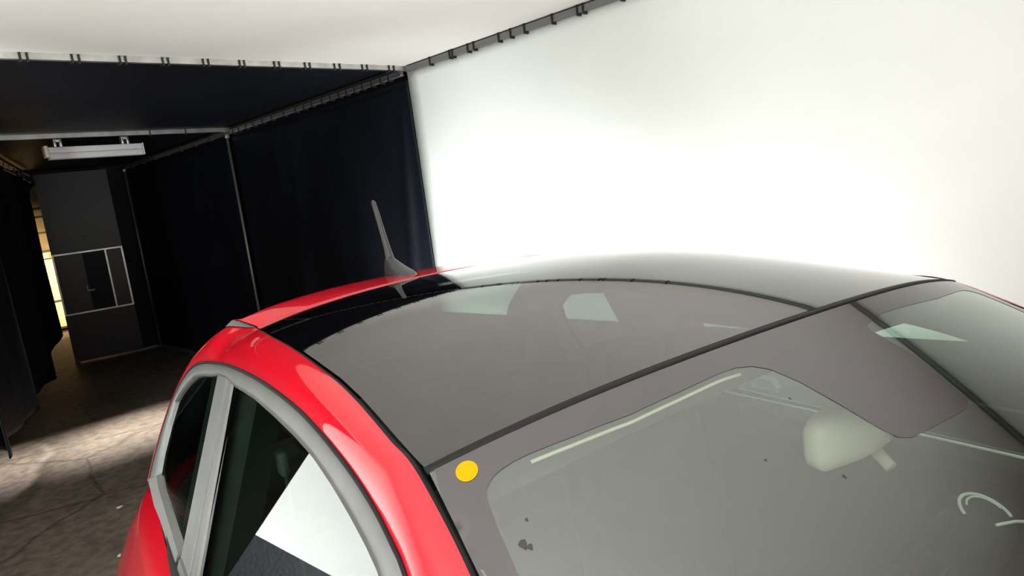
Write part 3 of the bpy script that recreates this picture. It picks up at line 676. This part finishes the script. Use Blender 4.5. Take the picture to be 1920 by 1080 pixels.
# dashboard
rows = []
for i, (s, z) in enumerate([(-.92, .95), (-.8, .985), (-.62, .99), (-.48, .985), (-.42, .95), (-.40, .86), (-.44, .70), (-.5, .5)]):
    hw = interp(s, [-.92, -.80, -.62, -.5], [.30, .50, .62, .70]); rows.append([((-hw+2*hw*j/20), max(s, -.86)+.03*math.cos(math.pi*(j/10-1)), z-.03) for j in range(21)])
grid('dashboard', rows, 'interior', car)
sw = empty('steering_wheel', (.36, -.06, .87), 0, car)
tilt = Matrix.Rotation(math.radians(-62), 4, 'X')
def swp(L): return [tuple(tilt @ Vector(p)) for p in L]
tube('wheel_rim', swp([(.185*math.cos(a), .185*math.sin(a), 0) for a in [2*math.pi*k/40 for k in range(40)]]), .015, 'rubber', sw, 10, closed=True)
tube('hub', swp([(0, 0, -.03), (0, 0, .02), (0, 0, .03)]), .06, 'interior', sw, 28, radii=[.062, .058, .045])
bn = empty('instrument_binnacle', (.36, -.190, 1.044), 0, car); bn['label'] = 'round instrument hood with pale trim rings'
bt_ = Matrix.Rotation(math.radians(28), 4, 'X')
def bnp(L): return [tuple(bt_ @ Vector(p)) for p in L]
tube('hood_shell', bnp([(0, 0, -.10), (0, 0, -.02), (0, 0, -.006), (0, 0, -.002)]), .05, 'interior', bn, 32, radii=[.062, .055, .046, .03])
tube('trim_ring', bnp([(.044*math.cos(a), .044*math.sin(a), -.004) for a in [-.6+3.3*k/30 for k in range(31)]]), .0030, 'pale', bn, 8)
tube('trim_ring', bnp([(.034*math.cos(a), .034*math.sin(a), .0) for a in [-.2+2.4*k/30 for k in range(31)]]), .0018, 'pale', bn, 8)
tube('trim_bar', bnp([(-.02, -.022, .002), (.02, -.035, .004), (.08, -.062, .0), (.14, -.075, -.01)]), .0028, 'pale', bn, 8)
for a in (0.12, math.pi-.12, -math.pi/2):
    tube('spoke', swp([(.05*math.cos(a), .05*math.sin(a), .01), (.175*math.cos(a), .175*math.sin(a), .003)]), .011, 'interior', sw, 8, flat=.5)
# header trim (ivory) just below the windshield top, and sun visors
tube('header_trim', [(w, interp(w, [-.49, -.433, -.355, -.276, -.205, -.17], [-.0985, -.1105, -.1242, -.1294, -.1318, -.136]), zwind(interp(w, [-.49, -.433, -.355, -.276, -.205, -.17], [-.0985, -.1105, -.1242, -.1294, -.1318, -.136]), w)-.009) for w in [-.485+.0125*k for k in range(26)]], .0032, 'ivory', car, 10, flat=.6)
rows = [[(w, sh(w)+.0+d, zroof(max(sh(w)+d, -.09), w)-.035-.01*abs(d-.03)/.03) for w in [.55*(-1+k/20) for k in range(41)]] for d in (-.03, 0, .03, .06)]
grid('header_panel', rows, 'headliner', car)
# rear-view mirror in ivory housing
mi = empty('rear_view_mirror', (.045, -.158, 1.285), math.radians(6), car); mi['label'] = 'ivory rear-view mirror seen through the windshield'
rows = []
for (y_, sx, sz) in ((.030, .094, .033), (.027, .101, .040), (.008, .103, .042), (.002, .101, .040), (-.022, .052, .031), (-.036, .034, .020), (-.040, .006, .004)):
    r = []
    for k in range(33):
        a = 2*math.pi*k/32; c_, s_ = math.cos(a), math.sin(a); kk = (abs(c_)**5+abs(s_)**5)**(-.2)
        r.append((sx*kk*c_, y_, sz*kk*s_))
    rows.append(r)
grid('mirror_housing', rows, 'ivory', mi)
mesh('mirror_glass', [(.098*(abs(math.cos(2*math.pi*k/32))**5+abs(math.sin(2*math.pi*k/32))**5)**(-.2)*math.cos(2*math.pi*k/32), .031, .034*(abs(math.cos(2*math.pi*k/32))**5+abs(math.sin(2*math.pi*k/32))**5)**(-.2)*math.sin(2*math.pi*k/32)) for k in range(32)], [tuple(range(32))], 'chrome', mi)
tube('mirror_arm', [(-.0, -.03, 0), (-.005, -.06, .035), (-.005, -.075, .07)], .010, 'ivory', mi, 10)
tube('tilt_lever', [(0, -.025, -.03), (-.01, -.05, -.045)], .009, 'ivory', mi, 10)
# sticker in the far door window, and small marks on the windshield
sk = [(W(z)-.012, s, z) for s, z in ((.63, 1.045), (.54, 1.045), (.535, 1.008), (.625, 1.008))]; sk2 = [(a-.001, b, c_) for a, b, c_ in sk]
o = mesh('window_label', sk+sk2, [(0, 1, 2, 3), (7, 6, 5, 4), (0, 4, 5, 1), (1, 5, 6, 2), (2, 6, 7, 3), (3, 7, 4, 0)], 'paper', car); o['label'] = 'small pale label in the far door window'
for (w, s_, r_) in ((-.553, -.176, .004), (-.549, -.182, .0025), (-.535, -.158, .0015), (-.27, -.245, .0012), (-.21, -.30, .0018), (-.16, -.20, .0012)):
    rg = [(w+r_*math.cos(a)*(1+.4*math.sin(3*a)), s_+r_*1.4*math.sin(a)) for a in [2*math.pi*k/10 for k in range(10)]]
    v = [(p[0], p[1], zwind(p[1], p[0])+.0004) for p in rg]+[(w, s_, zwind(s_, w)+.001)]
    mesh('dirt_speck', v, [(k, (k+1) % 10, 10) for k in range(10)], 'dirt', wind)
